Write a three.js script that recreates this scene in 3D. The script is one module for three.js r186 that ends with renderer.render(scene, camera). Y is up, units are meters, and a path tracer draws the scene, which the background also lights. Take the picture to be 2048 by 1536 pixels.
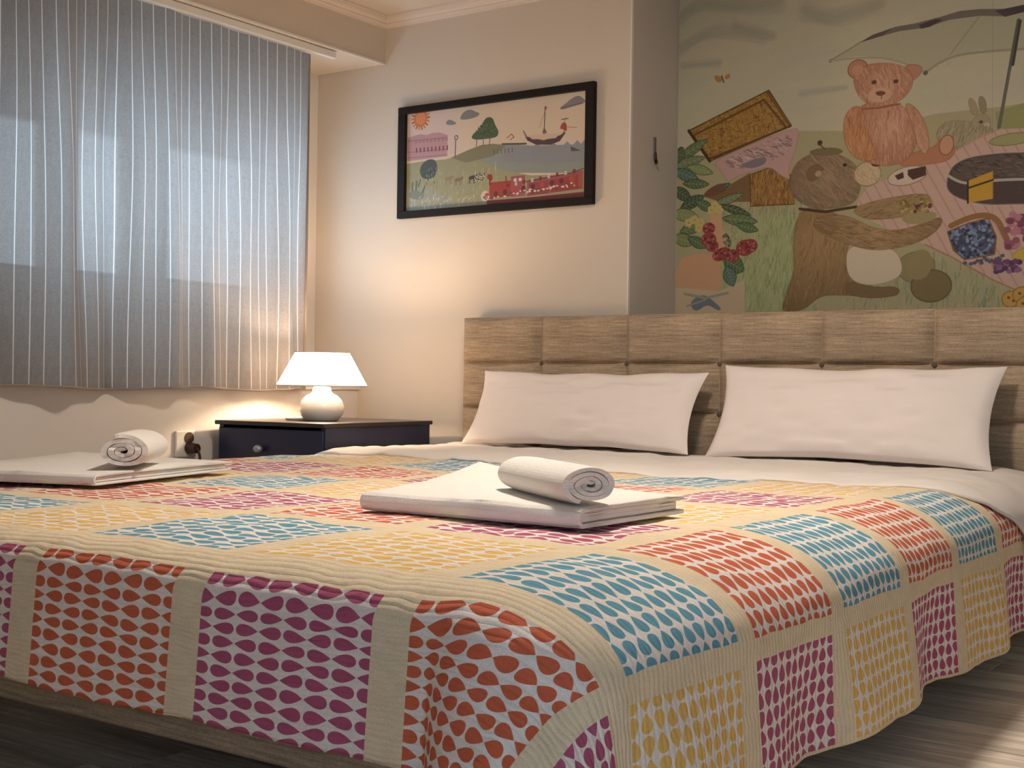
import * as THREE from 'three';
import { RoundedBoxGeometry } from 'three/addons/geometries/RoundedBoxGeometry.js';
import { mergeGeometries, toCreasedNormals } from 'three/addons/utils/BufferGeometryUtils.js';
import { RectAreaLightUniformsLib } from 'three/addons/lights/RectAreaLightUniformsLib.js';
RectAreaLightUniformsLib.init();

// ---------------------------------------------------------------- camera, sky, exposure
const scene = new THREE.Scene();
const rad = THREE.MathUtils.degToRad;
const EYE = new THREE.Vector3(0, 0.74, 0), YAW = rad(34.8), PITCH = rad(0.053), ROLL = rad(0.846);
const camera = new THREE.PerspectiveCamera(2 * Math.atan(768 / 2628.6) * 180 / Math.PI, 2048 / 1536, 0.05, 60);
{
  const F = new THREE.Vector3(-Math.sin(YAW) * Math.cos(PITCH), -Math.sin(PITCH), -Math.cos(YAW) * Math.cos(PITCH));
  const R = new THREE.Vector3(Math.cos(YAW), 0, -Math.sin(YAW)), U = R.clone().cross(F);
  const R2 = R.clone().multiplyScalar(Math.cos(ROLL)).addScaledVector(U, Math.sin(ROLL));
  const U2 = U.clone().multiplyScalar(Math.cos(ROLL)).addScaledVector(R, -Math.sin(ROLL));
  camera.position.copy(EYE);
  camera.quaternion.setFromRotationMatrix(new THREE.Matrix4().makeBasis(R2, U2, F.clone().negate()));
}
scene.background = new THREE.Color().setRGB(0.48, 0.715, 1.0);
scene.backgroundIntensity = 8.5;
const renderer = new THREE.WebGLRenderer({ antialias: true });
renderer.toneMapping = THREE.LinearToneMapping;
renderer.toneMappingExposure = 1.1;
renderer.shadowMap.enabled = true;
// light colours of the two lamps of the room
const CEILING_LIGHT = { color: new THREE.Color().setRGB(1, 0.88, 0.75), down: 128, size: 0.26, dome: 0.8 };
const BEDSIDE_LIGHT = { color: new THREE.Color().setRGB(1, 0.73, 0.50), intensity: 1.15 };

// ---------------------------------------------------------------- helpers
function rng(seed) { let s = seed >>> 0; return () => { s = (s + 0x6d2b79f5) | 0; let t = Math.imul(s ^ (s >>> 15), 1 | s); t = (t + Math.imul(t ^ (t >>> 7), 61 | t)) ^ t; return ((t ^ (t >>> 14)) >>> 0) / 4294967296; }; }
const hash = (x, y) => { let h = Math.imul(x, 374761393) + Math.imul(y, 668265263) | 0; h = Math.imul(h ^ (h >>> 13), 1274126177); return ((h ^ (h >>> 16)) >>> 0) / 4294967296; };
const mod = (a, n) => ((a % n) + n) % n;
function vnoise(x, y, px = 1e9, py = 1e9) {
  const x0 = Math.floor(x), y0 = Math.floor(y), fx = x - x0, fy = y - y0, u = fx * fx * (3 - 2 * fx), v = fy * fy * (3 - 2 * fy);
  const a = hash(mod(x0, px), mod(y0, py)), b = hash(mod(x0 + 1, px), mod(y0, py)), c = hash(mod(x0, px), mod(y0 + 1, py)), d = hash(mod(x0 + 1, px), mod(y0 + 1, py));
  return a + (b - a) * u + (c - a) * v + (a - b - c + d) * u * v;
}
const smooth = (a, b, x) => { const t = Math.min(1, Math.max(0, (x - a) / (b - a))); return t * t * (3 - 2 * t); };
const lerp = (a, b, t) => a + (b - a) * t;
function dataTex(w, h, f, srgb, repeat = true) {
  const d = new Uint8Array(w * h * 4);
  for (let y = 0, o = 0; y < h; y++) for (let x = 0; x < w; x++, o += 4) {
    const c = f(x, y);
    if (typeof c === 'number') { d[o] = d[o + 1] = d[o + 2] = Math.max(0, Math.min(255, c)); } else { d[o] = Math.max(0, Math.min(255, c[0])); d[o + 1] = Math.max(0, Math.min(255, c[1])); d[o + 2] = Math.max(0, Math.min(255, c[2])); }
    d[o + 3] = 255;
  }
  const t = new THREE.DataTexture(d, w, h); t.magFilter = THREE.LinearFilter; t.minFilter = THREE.LinearFilter;
  if (repeat) t.wrapS = t.wrapT = THREE.RepeatWrapping;
  if (srgb) t.colorSpace = THREE.SRGBColorSpace;
  t.needsUpdate = true; return t;
}
function canvasTex(w, h, draw) {
  const c = document.createElement('canvas'); c.width = w; c.height = h;
  draw(c.getContext('2d'), w, h);
  const t = new THREE.CanvasTexture(c); t.colorSpace = THREE.SRGBColorSpace; t.magFilter = THREE.LinearFilter; return t;
}
function rep(t, u, v) { const c = t.clone(); c.repeat.set(u, v); c.needsUpdate = true; return c; }
const std = (p) => new THREE.MeshStandardMaterial(p), phys = (p) => new THREE.MeshPhysicalMaterial(p);
const used = {};
function numbered(name) { const n = used[name] = (used[name] ?? -1) + 1; return n ? name + '_' + String(n).padStart(3, '0') : name; }
function shade(m) { m.castShadow = true; m.receiveShadow = true; return m; }
function part(name, geo, mat, parent, at, turn) {
  const m = shade(new THREE.Mesh(geo, mat)); m.name = name; parent.add(m);
  if (at) m.position.set(...at);
  if (turn) m.rotation.set(...turn);
  return m;
}
function thing(name, label, category, at = [0, 0, 0], turn = 0, group) {
  const g = new THREE.Group(); g.name = numbered(name); g.position.set(...at); g.rotation.y = turn;
  g.userData = { label, category }; if (group) g.userData.group = group;
  scene.add(g); return g;
}
function lone(name, geo, mat, label, category, group) {
  const m = shade(new THREE.Mesh(geo, mat)); m.name = numbered(name); m.userData = { label, category }; if (group) m.userData.group = group;
  scene.add(m); return m;
}
function struct(name, geo, mat, at) {
  const m = geo ? shade(new THREE.Mesh(geo, mat)) : new THREE.Group(); m.name = name; m.userData = { kind: 'structure' };
  if (at) m.position.set(...at);
  scene.add(m); return m;
}
const box = (w, h, d, x = 0, y = 0, z = 0) => new THREE.BoxGeometry(w, h, d).translate(x, y, z);
const rbox = (w, h, d, r, x = 0, y = 0, z = 0) => new RoundedBoxGeometry(w, h, d, 3, r).translate(x, y, z);
const span = (x0, x1, y0, y1, z0, z1) => { const g = box(x1 - x0, y1 - y0, z1 - z0, (x0 + x1) / 2, (y0 + y1) / 2, (z0 + z1) / 2); metreUV(g); return g; };
// box projection of uv in metres
function metreUV(g, s = 1) {
  const p = g.attributes.position, n = g.attributes.normal, uv = new Float32Array(p.count * 2);
  for (let i = 0; i < p.count; i++) {
    const ax = Math.abs(n.getX(i)), ay = Math.abs(n.getY(i)), az = Math.abs(n.getZ(i));
    const [a, b] = ay >= ax && ay >= az ? [p.getX(i), p.getZ(i)] : ax >= az ? [p.getZ(i), p.getY(i)] : [p.getX(i), p.getY(i)];
    uv[i * 2] = a * s; uv[i * 2 + 1] = b * s;
  }
  g.setAttribute('uv', new THREE.BufferAttribute(uv, 2)); return g;
}
// a closed sheet of cloth: f(i, j) -> [x, y, z, u, v] on an (n+1) x (m+1) grid, given a thickness
function shell(n, m, f, thick) {
  const N = (n + 1) * (m + 1), pos = new Float32Array(N * 3), uv = new Float32Array(N * 4), idx = [];
  for (let j = 0, k = 0; j <= m; j++) for (let i = 0; i <= n; i++, k++) { const q = f(i / n, j / m); pos.set(q.slice(0, 3), k * 3); uv.set([q[3], q[4]], k * 2); uv.set([q[3], q[4]], (N + k) * 2); }
  for (let j = 0; j < m; j++) for (let i = 0; i < n; i++) { const a = j * (n + 1) + i, b = a + 1, c = a + n + 1, d = c + 1; idx.push(a, b, d, a, d, c); }
  const g0 = new THREE.BufferGeometry(); g0.setAttribute('position', new THREE.BufferAttribute(pos, 3)); g0.setIndex(idx); g0.computeVertexNormals();
  const nn = g0.attributes.normal.array, P = new Float32Array(N * 6);
  P.set(pos); for (let i = 0; i < N * 3; i++) P[N * 3 + i] = pos[i] - nn[i] * thick;
  const I = idx.slice();
  for (let k = 0; k < idx.length; k += 3) I.push(N + idx[k], N + idx[k + 2], N + idx[k + 1]);
  const rim = []; for (let i = 0; i < n; i++) rim.push(i); for (let j = 0; j < m; j++) rim.push(j * (n + 1) + n); for (let i = n; i > 0; i--) rim.push(m * (n + 1) + i); for (let j = m; j > 0; j--) rim.push(j * (n + 1));
  for (let k = 0; k < rim.length; k++) { const a = rim[k], b = rim[(k + 1) % rim.length]; I.push(a, N + a, N + b, a, N + b, b); }
  const g = new THREE.BufferGeometry(); g.setAttribute('position', new THREE.BufferAttribute(P, 3)); g.setAttribute('uv', new THREE.BufferAttribute(uv, 2)); g.setIndex(I); g.computeVertexNormals();
  return g;
}
const tube = (pts, r, n = 40, closed = false) => new THREE.TubeGeometry(new THREE.CatmullRomCurve3(pts.map((p) => new THREE.Vector3(...p)), closed), n, r, 8, closed);
const lathe = (pts, n = 48) => new THREE.LatheGeometry(pts.map((p) => new THREE.Vector2(...p)), n);

// ---------------------------------------------------------------- materials
const plasterBump = dataTex(512, 512, (x, y) => 120 + 60 * vnoise(x / 6, y / 6, 86, 86) + 50 * vnoise(x / 30, y / 30, 18, 18), false);
const wallPaint = std({ color: new THREE.Color().setRGB(0.62, 0.535, 0.43), roughness: 0.85, bumpMap: plasterBump, bumpScale: 0.0006 });
const whitePaint = std({ color: new THREE.Color().setRGB(0.77, 0.71, 0.645), roughness: 0.85, bumpMap: plasterBump, bumpScale: 0.0006 });
const greyPaint = std({ color: new THREE.Color().setRGB(0.58, 0.52, 0.455), roughness: 0.85, bumpMap: plasterBump, bumpScale: 0.0006 });
const corniceP = std({ color: new THREE.Color().setRGB(0.66, 0.55, 0.45), roughness: 0.7 });
const whiteGloss = std({ color: new THREE.Color().setRGB(0.75, 0.73, 0.70), roughness: 0.4 });
const whitePlastic = std({ color: new THREE.Color().setRGB(0.74, 0.70, 0.64), roughness: 0.35 });
const darkMetal = std({ color: new THREE.Color().setRGB(0.10, 0.095, 0.09), roughness: 0.4, metalness: 0.8 });

// ---------------------------------------------------------------- the room
const X_LEFT = -3.84, X_WIN = -4.10, Y_SILL = 0.72, Z_PIER = -4.34, Z_MURAL = -4.72, X_PIER = -2.487, X_RIGHT = 1.7, Z_FRONT = 1.3, Y_CEIL = 2.306, WALL = 0.22;
// floor: a slab with laminate planks on it
const woodTex = [0, 1, 2, 3].map((k) => dataTex(512, 96, (x, y) => {
  const g = vnoise(x / 60 + k * 31, y / 5 + k * 17), f = vnoise(x / 14 + k * 7, y / 1.6 + k * 11), w = vnoise(x / 160, y / 26 + k * 5);
  const t = 0.98 + 0.20 * (g - 0.5) + 0.12 * (f - 0.5) + 0.18 * (w - 0.5) + 0.05 * (k - 1.5) / 1.5;
  return [232 * t, 218 * t, 200 * t];
}, true));
const woodMat = woodTex.map((t) => std({ map: t, roughness: 0.5 }));
{
  const floor = struct('floor', span(X_WIN - WALL, X_RIGHT + WALL, -0.12, -0.012, Z_MURAL - WALL, Z_FRONT + WALL), std({ color: 0x3a2f26, roughness: 0.9 }));
  const r = rng(5), W = 0.196, L = 1.35, geo = box(L - 0.003, 0.012, W - 0.003);
  let row = 0;
  for (let z = Z_MURAL + W / 2 - 0.02; z < Z_FRONT; z += W, row++) {
    for (let x = X_LEFT - L * r(); x < X_RIGHT; x += L) {
      const a = Math.max(x, X_LEFT), b = Math.min(x + L, X_RIGHT); if (b - a < 0.05) continue;
      const m = part('plank', b - a > L - 0.001 ? geo : box(b - a - 0.003, 0.012, W - 0.003), woodMat[Math.floor(r() * 4)], floor, [(a + b) / 2, -0.006, z]);
      if (z - W / 2 < Z_MURAL || z + W / 2 > Z_FRONT) m.scale.z = 0.98;
    }
  }
}
struct('ceiling', span(X_WIN - WALL, X_RIGHT + WALL, Y_CEIL, Y_CEIL + 0.15, Z_MURAL - WALL, Z_FRONT + WALL), wallPaint);
struct('wall_right', span(X_RIGHT, X_RIGHT + WALL, 0, Y_CEIL, Z_MURAL, Z_FRONT), wallPaint);
// wall behind the viewer, with a window that lets the same daylight in on the foot of the bed
const WIN2 = { x0: 0.4, x1: 1.6, y0: 0.6, y1: 1.9 };
struct('wall_front', mergeGeometries([
  span(X_WIN - WALL, WIN2.x0, 0, Y_CEIL, Z_FRONT, Z_FRONT + WALL), span(WIN2.x1, X_RIGHT + WALL, 0, Y_CEIL, Z_FRONT, Z_FRONT + WALL),
  span(WIN2.x0, WIN2.x1, 0, WIN2.y0, Z_FRONT, Z_FRONT + WALL), span(WIN2.x0, WIN2.x1, WIN2.y1, Y_CEIL, Z_FRONT, Z_FRONT + WALL)]), wallPaint);
struct('wall_back', span(X_PIER, X_RIGHT + WALL, 0, Y_CEIL, Z_MURAL - WALL, Z_MURAL), greyPaint);
// the pier beside the mural carries the framed picture; its return is painted grey like the niche
{
  const pier = struct('wall_pier', span(X_WIN - WALL, X_PIER - 0.004, 0, Y_CEIL, Z_MURAL - WALL, Z_PIER), wallPaint);
  part('return_face', span(X_PIER - 0.004, X_PIER, 0, Y_CEIL, Z_MURAL, Z_PIER - 0.012), greyPaint, pier);
  part('corner_bead', span(X_PIER - 0.004, X_PIER + 0.001, 0, Y_CEIL, Z_PIER - 0.012, Z_PIER + 0.001), whitePaint, pier);
}
// left wall with the window opening
const WIN = { z0: -4.10, z1: -2.68, y0: 1.09, y1: 1.72 };
struct('wall_left', mergeGeometries([
  span(X_WIN - WALL, X_LEFT, 0, Y_SILL - 0.02, Z_PIER, Z_FRONT),
  span(X_WIN - WALL, X_WIN, Y_SILL - 0.02, Y_CEIL, Z_PIER, WIN.z0), span(X_WIN - WALL, X_WIN, Y_SILL - 0.02, Y_CEIL, WIN.z1, Z_FRONT),
  span(X_WIN - WALL, X_WIN, Y_SILL - 0.02, WIN.y0, WIN.z0, WIN.z1), span(X_WIN - WALL, X_WIN, WIN.y1, Y_CEIL, WIN.z0, WIN.z1)]), whitePaint);
const paneGlass = phys({ color: 0xffffff, roughness: 0.02, transmission: 1, thickness: 0, ior: 1.45 });
function sashAlong(parent, axis, at, a, b, y0, y1) {   // a glazed sash from a to b along 'x' or 'z'
  const fw = 0.05, m = (a + b) / 2, ym = (y0 + y1) / 2, put = (len, h, d, c, y) => axis === 'z' ? box(d, h, len, at, y, c) : box(len, h, d, c, y, at);
  part('sash', mergeGeometries([put(fw, y1 - y0, 0.06, a + fw / 2, ym), put(fw, y1 - y0, 0.06, b - fw / 2, ym), put(b - a - 2 * fw, fw, 0.06, m, y0 + fw / 2), put(b - a - 2 * fw, fw, 0.06, m, y1 - fw / 2)]), whiteGloss, parent);
  part('pane', put(b - a - 2 * fw, y1 - y0 - 2 * fw, 0.006, m, ym), paneGlass, parent);
}
{
  const w = struct('window_1'), xm = X_WIN - 0.10;
  for (const [a, b] of [[WIN.z0, -3.50], [-3.40, -3.07], [-3.03, WIN.z1]]) sashAlong(w, 'z', xm, a, b, WIN.y0, WIN.y1);
  for (const [a, b] of [[-3.50, -3.40], [-3.07, -3.03]]) part('mullion', box(0.13, WIN.y1 - WIN.y0, b - a, xm + 0.02, (WIN.y0 + WIN.y1) / 2, (a + b) / 2), whiteGloss, w);
  part('sill', span(X_WIN, X_LEFT + 0.012, Y_SILL - 0.02, Y_SILL, Z_PIER, Z_FRONT), whitePaint, w);
  const w2 = struct('window_2'), xc = (WIN2.x0 + WIN2.x1) / 2;
  sashAlong(w2, 'x', Z_FRONT + 0.10, WIN2.x0, xc, WIN2.y0, WIN2.y1); sashAlong(w2, 'x', Z_FRONT + 0.10, xc, WIN2.x1, WIN2.y0, WIN2.y1);
}
// boxed-in curtain pelmet, cornices
const X_PELMET = -3.708, Y_PELMET = 2.108;
struct('trim_1', span(X_WIN, X_PELMET, Y_PELMET, Y_CEIL, Z_PIER, Z_FRONT), wallPaint);
part('edge_bead', span(X_PELMET - 0.004, X_PELMET + 0.003, Y_PELMET - 0.004, Y_PELMET + 0.004, Z_PIER, Z_FRONT), whiteGloss, scene.getObjectByName('trim_1'));
function cornice(len) {   // profile in (out, up), extruded along +z
  const s = new THREE.Shape();
  s.moveTo(0, 0); for (const [a, b] of [[0.012, 0], [0.014, 0.006], [0.018, 0.014], [0.030, 0.020], [0.032, 0.030], [0.040, 0.033], [0.052, 0.040], [0.060, 0.052], [0.062, 0.060], [0.070, 0.062], [0.072, 0.076], [0, 0.076]]) s.lineTo(a * 0.62, b * 0.62);
  s.closePath();
  return new THREE.ExtrudeGeometry(s, { depth: len, bevelEnabled: false });
}
{
  const a = struct('trim_2', cornice(Z_FRONT - Z_PIER), corniceP, [X_PELMET, Y_CEIL - 0.0471, Z_PIER]);
  const b = struct('trim_3', cornice(X_PIER - X_PELMET), corniceP, [X_PIER, Y_CEIL - 0.0471, Z_PIER]); b.rotation.y = -Math.PI / 2;
}

// ---------------------------------------------------------------- ceiling lamp, out of view above the bed
{
  const t = thing('ceiling_lamp', 'round flush ceiling lamp with shallow opal dome above the bed', 'lamp', [-1.5, Y_CEIL, -2.45]);
  part('canopy', lathe([[0, 0], [0.20, 0], [0.20, -0.04], [0.185, -0.045], [0, -0.045]]), whiteGloss, t);
  part('dome', lathe([[0.184, -0.046], [0.178, -0.062], [0.155, -0.082], [0.11, -0.098], [0.05, -0.106], [0, -0.108], [0, -0.047], [0.184, -0.046]]), std({ color: 0xfff4e4, roughness: 0.5, emissive: CEILING_LIGHT.color, emissiveIntensity: 3 }), t);
  const l = new THREE.RectAreaLight(CEILING_LIGHT.color, CEILING_LIGHT.down, CEILING_LIGHT.size, CEILING_LIGHT.size); l.name = 'ceiling_lamp_light'; l.position.set(0, -0.115, 0); l.rotation.x = -Math.PI / 2; t.add(l);
  const p = new THREE.PointLight(CEILING_LIGHT.color, CEILING_LIGHT.dome); p.name = 'ceiling_lamp_dome_light'; p.position.set(0, -0.08, 0); p.castShadow = true; p.shadow.radius = 4; t.add(p);
}

// ---------------------------------------------------------------- curtain and its rail
lone('curtain_rail', rbox(0.022, 0.03, 4.4, 0.004, -3.746, Y_PELMET - 0.0165, -4.06 + 2.2), whiteGloss, 'thin white curtain rail fixed under the pelmet', 'curtain rail');
{
  const PER = 0.052;
  const stripes = dataTex(256, 256, (x, y) => {
    const d = Math.abs(x - 128), s = smooth(9.5, 7, d), wv = vnoise(x / 1.5, y / 9, 171, 28) * 0.12 + vnoise(x / 20, y / 1.6, 13, 160) * 0.08;
    const base = [164, 155, 146], k = 0.9 + wv; return base.map((c, i) => lerp(c * k, [250, 246, 238][i], s));
  }, true);
  const fabric = phys({ map: stripes, roughness: 0.965, transmission: 0.68, thickness: 0, side: THREE.DoubleSide, specularIntensity: 0.1 });
  const zA = -3.935, zB = -1.3, yT = 2.074, yB = 0.70;
  const fold = (z, y) => {
    const near = smooth(-3.34, -3.20, z), down = (yT - y) / (yT - yB), open = 0.35 + 0.65 * smooth(0, 0.5, down);
    const c = Math.cos((z + 2.72 + 0.02 * Math.sin(y * 3)) * 2 * Math.PI / 0.47 + 0.3 * down), main = near * 0.040 * (c + 0.22 * Math.cos(3 * (z + 2.72) * 2 * Math.PI / 0.47 + 1.1 + 0.6 * down));
    const small = (1 - near) * 0.020 * Math.cos((z + 3.42 + 0.015 * Math.sin(y * 4)) * 2 * Math.PI / 0.20) * (0.7 + 0.3 * Math.sin(z * 14));
    return open * (main + small + 0.007 * Math.sin(z * 43 + 1.3 + down) * (0.5 + 0.5 * Math.sin(z * 6)) + 0.003 * Math.sin(z * 23 + y * 6));
  };
  const NZ = 300, NY = 40, arc = [0];
  for (let i = 1; i <= NZ; i++) { const za = lerp(zA, zB, (i - 1) / NZ), zb = lerp(zA, zB, i / NZ); arc.push(arc[i - 1] + Math.hypot(zb - za, fold(zb, 1) - fold(za, 1))); }
  const pos = [], uv = [], idx = [];
  for (let j = 0; j <= NY; j++) for (let i = 0; i <= NZ; i++) {
    const z = lerp(zA, zB, i / NZ), y = lerp(yB, yT, j / NY), sway = 0.05 * (y - yB) / (yT - yB) * 0.6;
    pos.push(-3.763 + fold(z - sway * 0.6, y) + (j === 0 ? 0 : 0), y + (j === 0 ? 0.006 * Math.sin(z * 9) : 0), z); uv.push((arc[i] - sway) / PER, y / 0.5);
  }
  for (let j = 0; j < NY; j++) for (let i = 0; i < NZ; i++) { const a = j * (NZ + 1) + i, b = a + 1, c = a + NZ + 1, d = c + 1; idx.push(a, b, d, a, d, c); }
  const g = new THREE.BufferGeometry(); g.setAttribute('position', new THREE.Float32BufferAttribute(pos, 3)); g.setAttribute('uv', new THREE.Float32BufferAttribute(uv, 2)); g.setIndex(idx); g.computeVertexNormals();
  const t = thing('curtain', 'taupe linen curtain with thin white pinstripes hanging before the window', 'curtain');
  part('cloth', g, fabric, t);
  const hemPts = []; for (let i = 0; i <= 100; i++) { const z = lerp(zA, zB, i / 100); hemPts.push([-3.763 + fold(z, yB), yB + 0.006 * Math.sin(z * 9) + 0.002, z]); }
  part('hem', tube(hemPts, 0.004, 300), std({ color: 0x9a8f84, roughness: 0.95 }), t);
  part('side_hem', new THREE.BoxGeometry(0.012, yT - yB, 0.01).translate(-3.763 + fold(zA, 1), (yT + yB) / 2, zA), std({ color: 0x857a70, roughness: 0.95 }), t);
}

// ---------------------------------------------------------------- wall socket
{
  const t = thing('wall_socket', 'white wall socket with a plug beside the nightstand', 'socket', [X_LEFT, 0.492, -3.365]);
  part('plate', rbox(0.012, 0.10, 0.10, 0.005, 0.007, 0, 0), whitePlastic, t);
  const ring = new THREE.CylinderGeometry(0.022, 0.022, 0.006, 24).rotateZ(Math.PI / 2);
  part('socket_well', ring, std({ color: 0x4a3526, roughness: 0.6 }), t, [0.013, 0.022, -0.012]);
  const plug = part('plug', new THREE.CylinderGeometry(0.018, 0.022, 0.045, 20).rotateZ(-Math.PI / 2), std({ color: 0x3a2318, roughness: 0.5 }), t, [0.036, -0.016, -0.012]);
  part('cord', tube([[0.02, 0, 0], [0.035, -0.02, 0], [0.03, -0.12, -0.01], [0.0, -0.3, -0.03], [-0.01, -0.44, -0.05]], 0.005), std({ color: 0x3a2318, roughness: 0.6 }), plug);
}

// ---------------------------------------------------------------- framed picture on the pier
{
  const x0 = -3.612, x1 = -2.636, y0 = 1.432, y1 = 1.905, fw = 0.040, ft = 0.030;
  const t = thing('framed_picture', 'black framed illustration of a red train, boat and seaside tree', 'picture', [(x0 + x1) / 2, (y0 + y1) / 2, Z_PIER]);
  const w = x1 - x0, h = y1 - y0, black = phys({ color: new THREE.Color().setRGB(0.014, 0.010, 0.008), roughness: 0.7, specularIntensity: 0.4 });
  part('frame_rail', rbox(w, ft, 0.024, 0.003, 0, h / 2 - ft / 2, 0.013), black, t); part('frame_rail', rbox(w, ft, 0.024, 0.003, 0, -h / 2 + ft / 2, 0.013), black, t);
  part('frame_rail', rbox(fw, h - 2 * ft, 0.024, 0.003, w / 2 - fw / 2, 0, 0.013), black, t); part('frame_rail', rbox(fw, h - 2 * ft, 0.024, 0.003, -w / 2 + fw / 2, 0, 0.013), black, t);
  const art = canvasTex(1100, 508, (c, W, H) => {
    const r = rng(11);
    const poly = (p, f) => { c.fillStyle = f; c.beginPath(); for (let i = 0; i < p.length; i += 2) c.lineTo(p[i], p[i + 1]); c.closePath(); c.fill(); };
    const blob = (p, f) => { c.fillStyle = f; const n = p.length / 2; c.beginPath(); for (let i = 0; i < n; i++) { const x = p[2 * i], y = p[2 * i + 1], k = (i + 1) % n, mx = (x + p[2 * k]) / 2, my = (y + p[2 * k + 1]) / 2; if (!i) c.moveTo((p[2 * n - 2] + x) / 2, (p[2 * n - 1] + y) / 2); c.quadraticCurveTo(x, y, mx, my); } c.closePath(); c.fill(); };
    const ell = (x, y, a, b, f) => { c.fillStyle = f; c.beginPath(); c.ellipse(x, y, a, b, 0, 0, 7); c.fill(); };
    const line = (p, s, w2) => { c.strokeStyle = s; c.lineWidth = w2; c.lineCap = 'round'; c.beginPath(); for (let i = 0; i < p.length; i += 2) c.lineTo(p[i], p[i + 1]); c.stroke(); };
    c.fillStyle = '#e9d6bd'; c.fillRect(0, 0, W, H);
    c.fillStyle = '#e6d2c4'; c.fillRect(0, 0, 330, 250);
    // sun with rays
    for (let k = 0; k < 18; k++) { const a = k * Math.PI / 9; line([90, 31, ...[90, 31].map((v, i) => v + 58 * (i ? Math.sin(a) : Math.cos(a)))], k % 2 ? '#d99a4c' : '#c8643c', 9); }
    ell(90, 31, 44, 44, '#d8874f'); ell(90, 31, 33, 33, '#ef9a6c');
    // clouds
    blob([254, 74, 264, 59, 286, 57, 306, 69, 325, 78, 312, 87, 264, 82], '#8f8f90'); blob([344, 57, 356, 38, 381, 21, 415, 19, 444, 35, 472, 45, 454, 61, 398, 68, 356, 66], '#8b918f');
    blob([941, 71, 975, 53, 1014, 28, 1050, 20, 1073, 35, 1093, 54, 1065, 65, 1009, 71, 958, 80], '#948d92'); line([952, 69, 1071, 58], '#6f6a72', 4);
    // sea, hill, meadow
    poly([306, 260, 416, 224, 525, 204, 662, 216, 781, 234, 898, 243, 984, 253, 1118, 251, 1110, 393, 604, 352, 307, 329], '#9aa39c');
    poly([632, 226, 752, 234, 1119, 256, 1114, 338, 870, 327, 603, 295], '#9a9ca3');
    for (const p of [[799, 238, 816, 223, 840, 242], [886, 246, 909, 227, 932, 248], [967, 251, 989, 232, 1012, 253], [1018, 256, 1046, 232, 1068, 253], [1063, 255, 1093, 227, 1119, 256]]) poly(p, '#9a9ca3');
    poly([-47, 261, 111, 254, 258, 256, 353, 244, 448, 272, 603, 335, 784, 379, 1113, 393, 1101, 551, -62, 528], '#a9a883');
    poly([290, 251, 400, 222, 478, 204, 555, 204, 632, 223, 556, 266, 386, 284], '#8f8b6e');
    poly([-54, 392, 162, 382, 310, 469, 295, 545, -69, 533], '#a8aa96');
    for (let k = 0; k < 190; k++) { const x = 20 + r() * 560, y = 290 + r() * 200; line([x, y, x + (r() - 0.5) * 5, y + 10 + r() * 34], r() < 0.4 ? 'rgba(235,230,210,.5)' : r() < 0.5 ? 'rgba(110,120,80,.45)' : 'rgba(170,150,110,.5)', 2.5); }
    // pink palace with arches
    poly([5, 124, 45, 118, 91, 112, 131, 121, 170, 114, 216, 116, 268, 134, 267, 241, 7, 245], '#c99fa4');
    line([8, 141, 265, 147], '#a6707c', 4); line([6, 200, 266, 205], '#a6707c', 3); line([7, 229, 267, 234], '#a6707c', 3);
    for (let k = 0; k < 9; k++) { const x = lerp(62, 262, k / 8), y = lerp(182, 186, k / 8); c.fillStyle = '#8c5865'; c.fillRect(x, y, 9, 24); c.fillStyle = '#b78790'; c.fillRect(x - 6, y - 44, 12, 20); }
    // lamp post
    line([320, 159, 318, 246], '#4b4440', 5); ell(323, 152, 13, 13, '#7d7068'); ell(323, 152, 7, 7, '#e6d2c4');
    // green tree on the hill
    blob([415, 163, 433, 140, 470, 123, 489, 90, 513, 67, 550, 74, 563, 112, 588, 145, 579, 174, 524, 176, 447, 176], '#57694a');
    for (let k = 0; k < 60; k++) { const a = r() * 7, q = Math.sqrt(r()); ell([508, 132][0] + Math.cos(a) * q * 62, [508, 137][1] + Math.sin(a) * q * 34, 5, 5, r() < 0.5 ? '#4c5d40' : '#667a54'); }
    for (const p of [[453, 174, 450, 207], [493, 178, 494, 208], [533, 174, 531, 207]]) line(p, '#5b4c3c', 4);
    // jetty, rowing boat, long boat with figurehead
    line([610, 211, 751, 222], '#6d5a4c', 9); for (let k = 0; k < 6; k++) line([560 + k * 22, 236, 560 + k * 22, 256], '#6d5a4c', 4);
    line([637, 184, 664, 167, 679, 183, 658, 194], '#b0695a', 5);
    poly([733, 169, 751, 190, 795, 206, 854, 214, 920, 211, 966, 191, 983, 188, 946, 228, 892, 240, 810, 232, 760, 208], '#5b4850'); line([735, 159, 757, 191, 854, 217, 960, 200, 982, 169], '#7a4f46', 5);
    poly([757, 183, 853, 185, 949, 189, 926, 209, 854, 212, 786, 201], '#e0c8b0');
    line([860, 55, 856, 185], '#6a5a52', 5); line([866, 60, 827, 153], '#8d7d72', 2); ell(863, 60, 7, 9, '#8a6b62'); poly([845, 179, 856, 151, 874, 182], '#7f6d66');
    blob([945, 170, 956, 144, 973, 137, 988, 155, 986, 188, 965, 172], '#b0564a'); line([956, 125, 993, 124], '#6d6a62', 5); line([973, 137, 976, 120], '#6d6a62', 3); line([994, 165, 1042, 172], '#b5776a', 3);
    poly([1007, 257, 1069, 284, 1013, 282], '#5f6069');
    // dark round tree with strokes
    blob([88, 299, 101, 268, 143, 246, 186, 250, 206, 282, 197, 333, 155, 350, 102, 341], '#55625c'); for (let k = 0; k < 40; k++) { const x = 125 + r() * 75, y = 290 + r() * 75; line([x, y, x + 2, y + 12], r() < 0.5 ? '#b9bfb4' : '#39443f', 2.5); }
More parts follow.
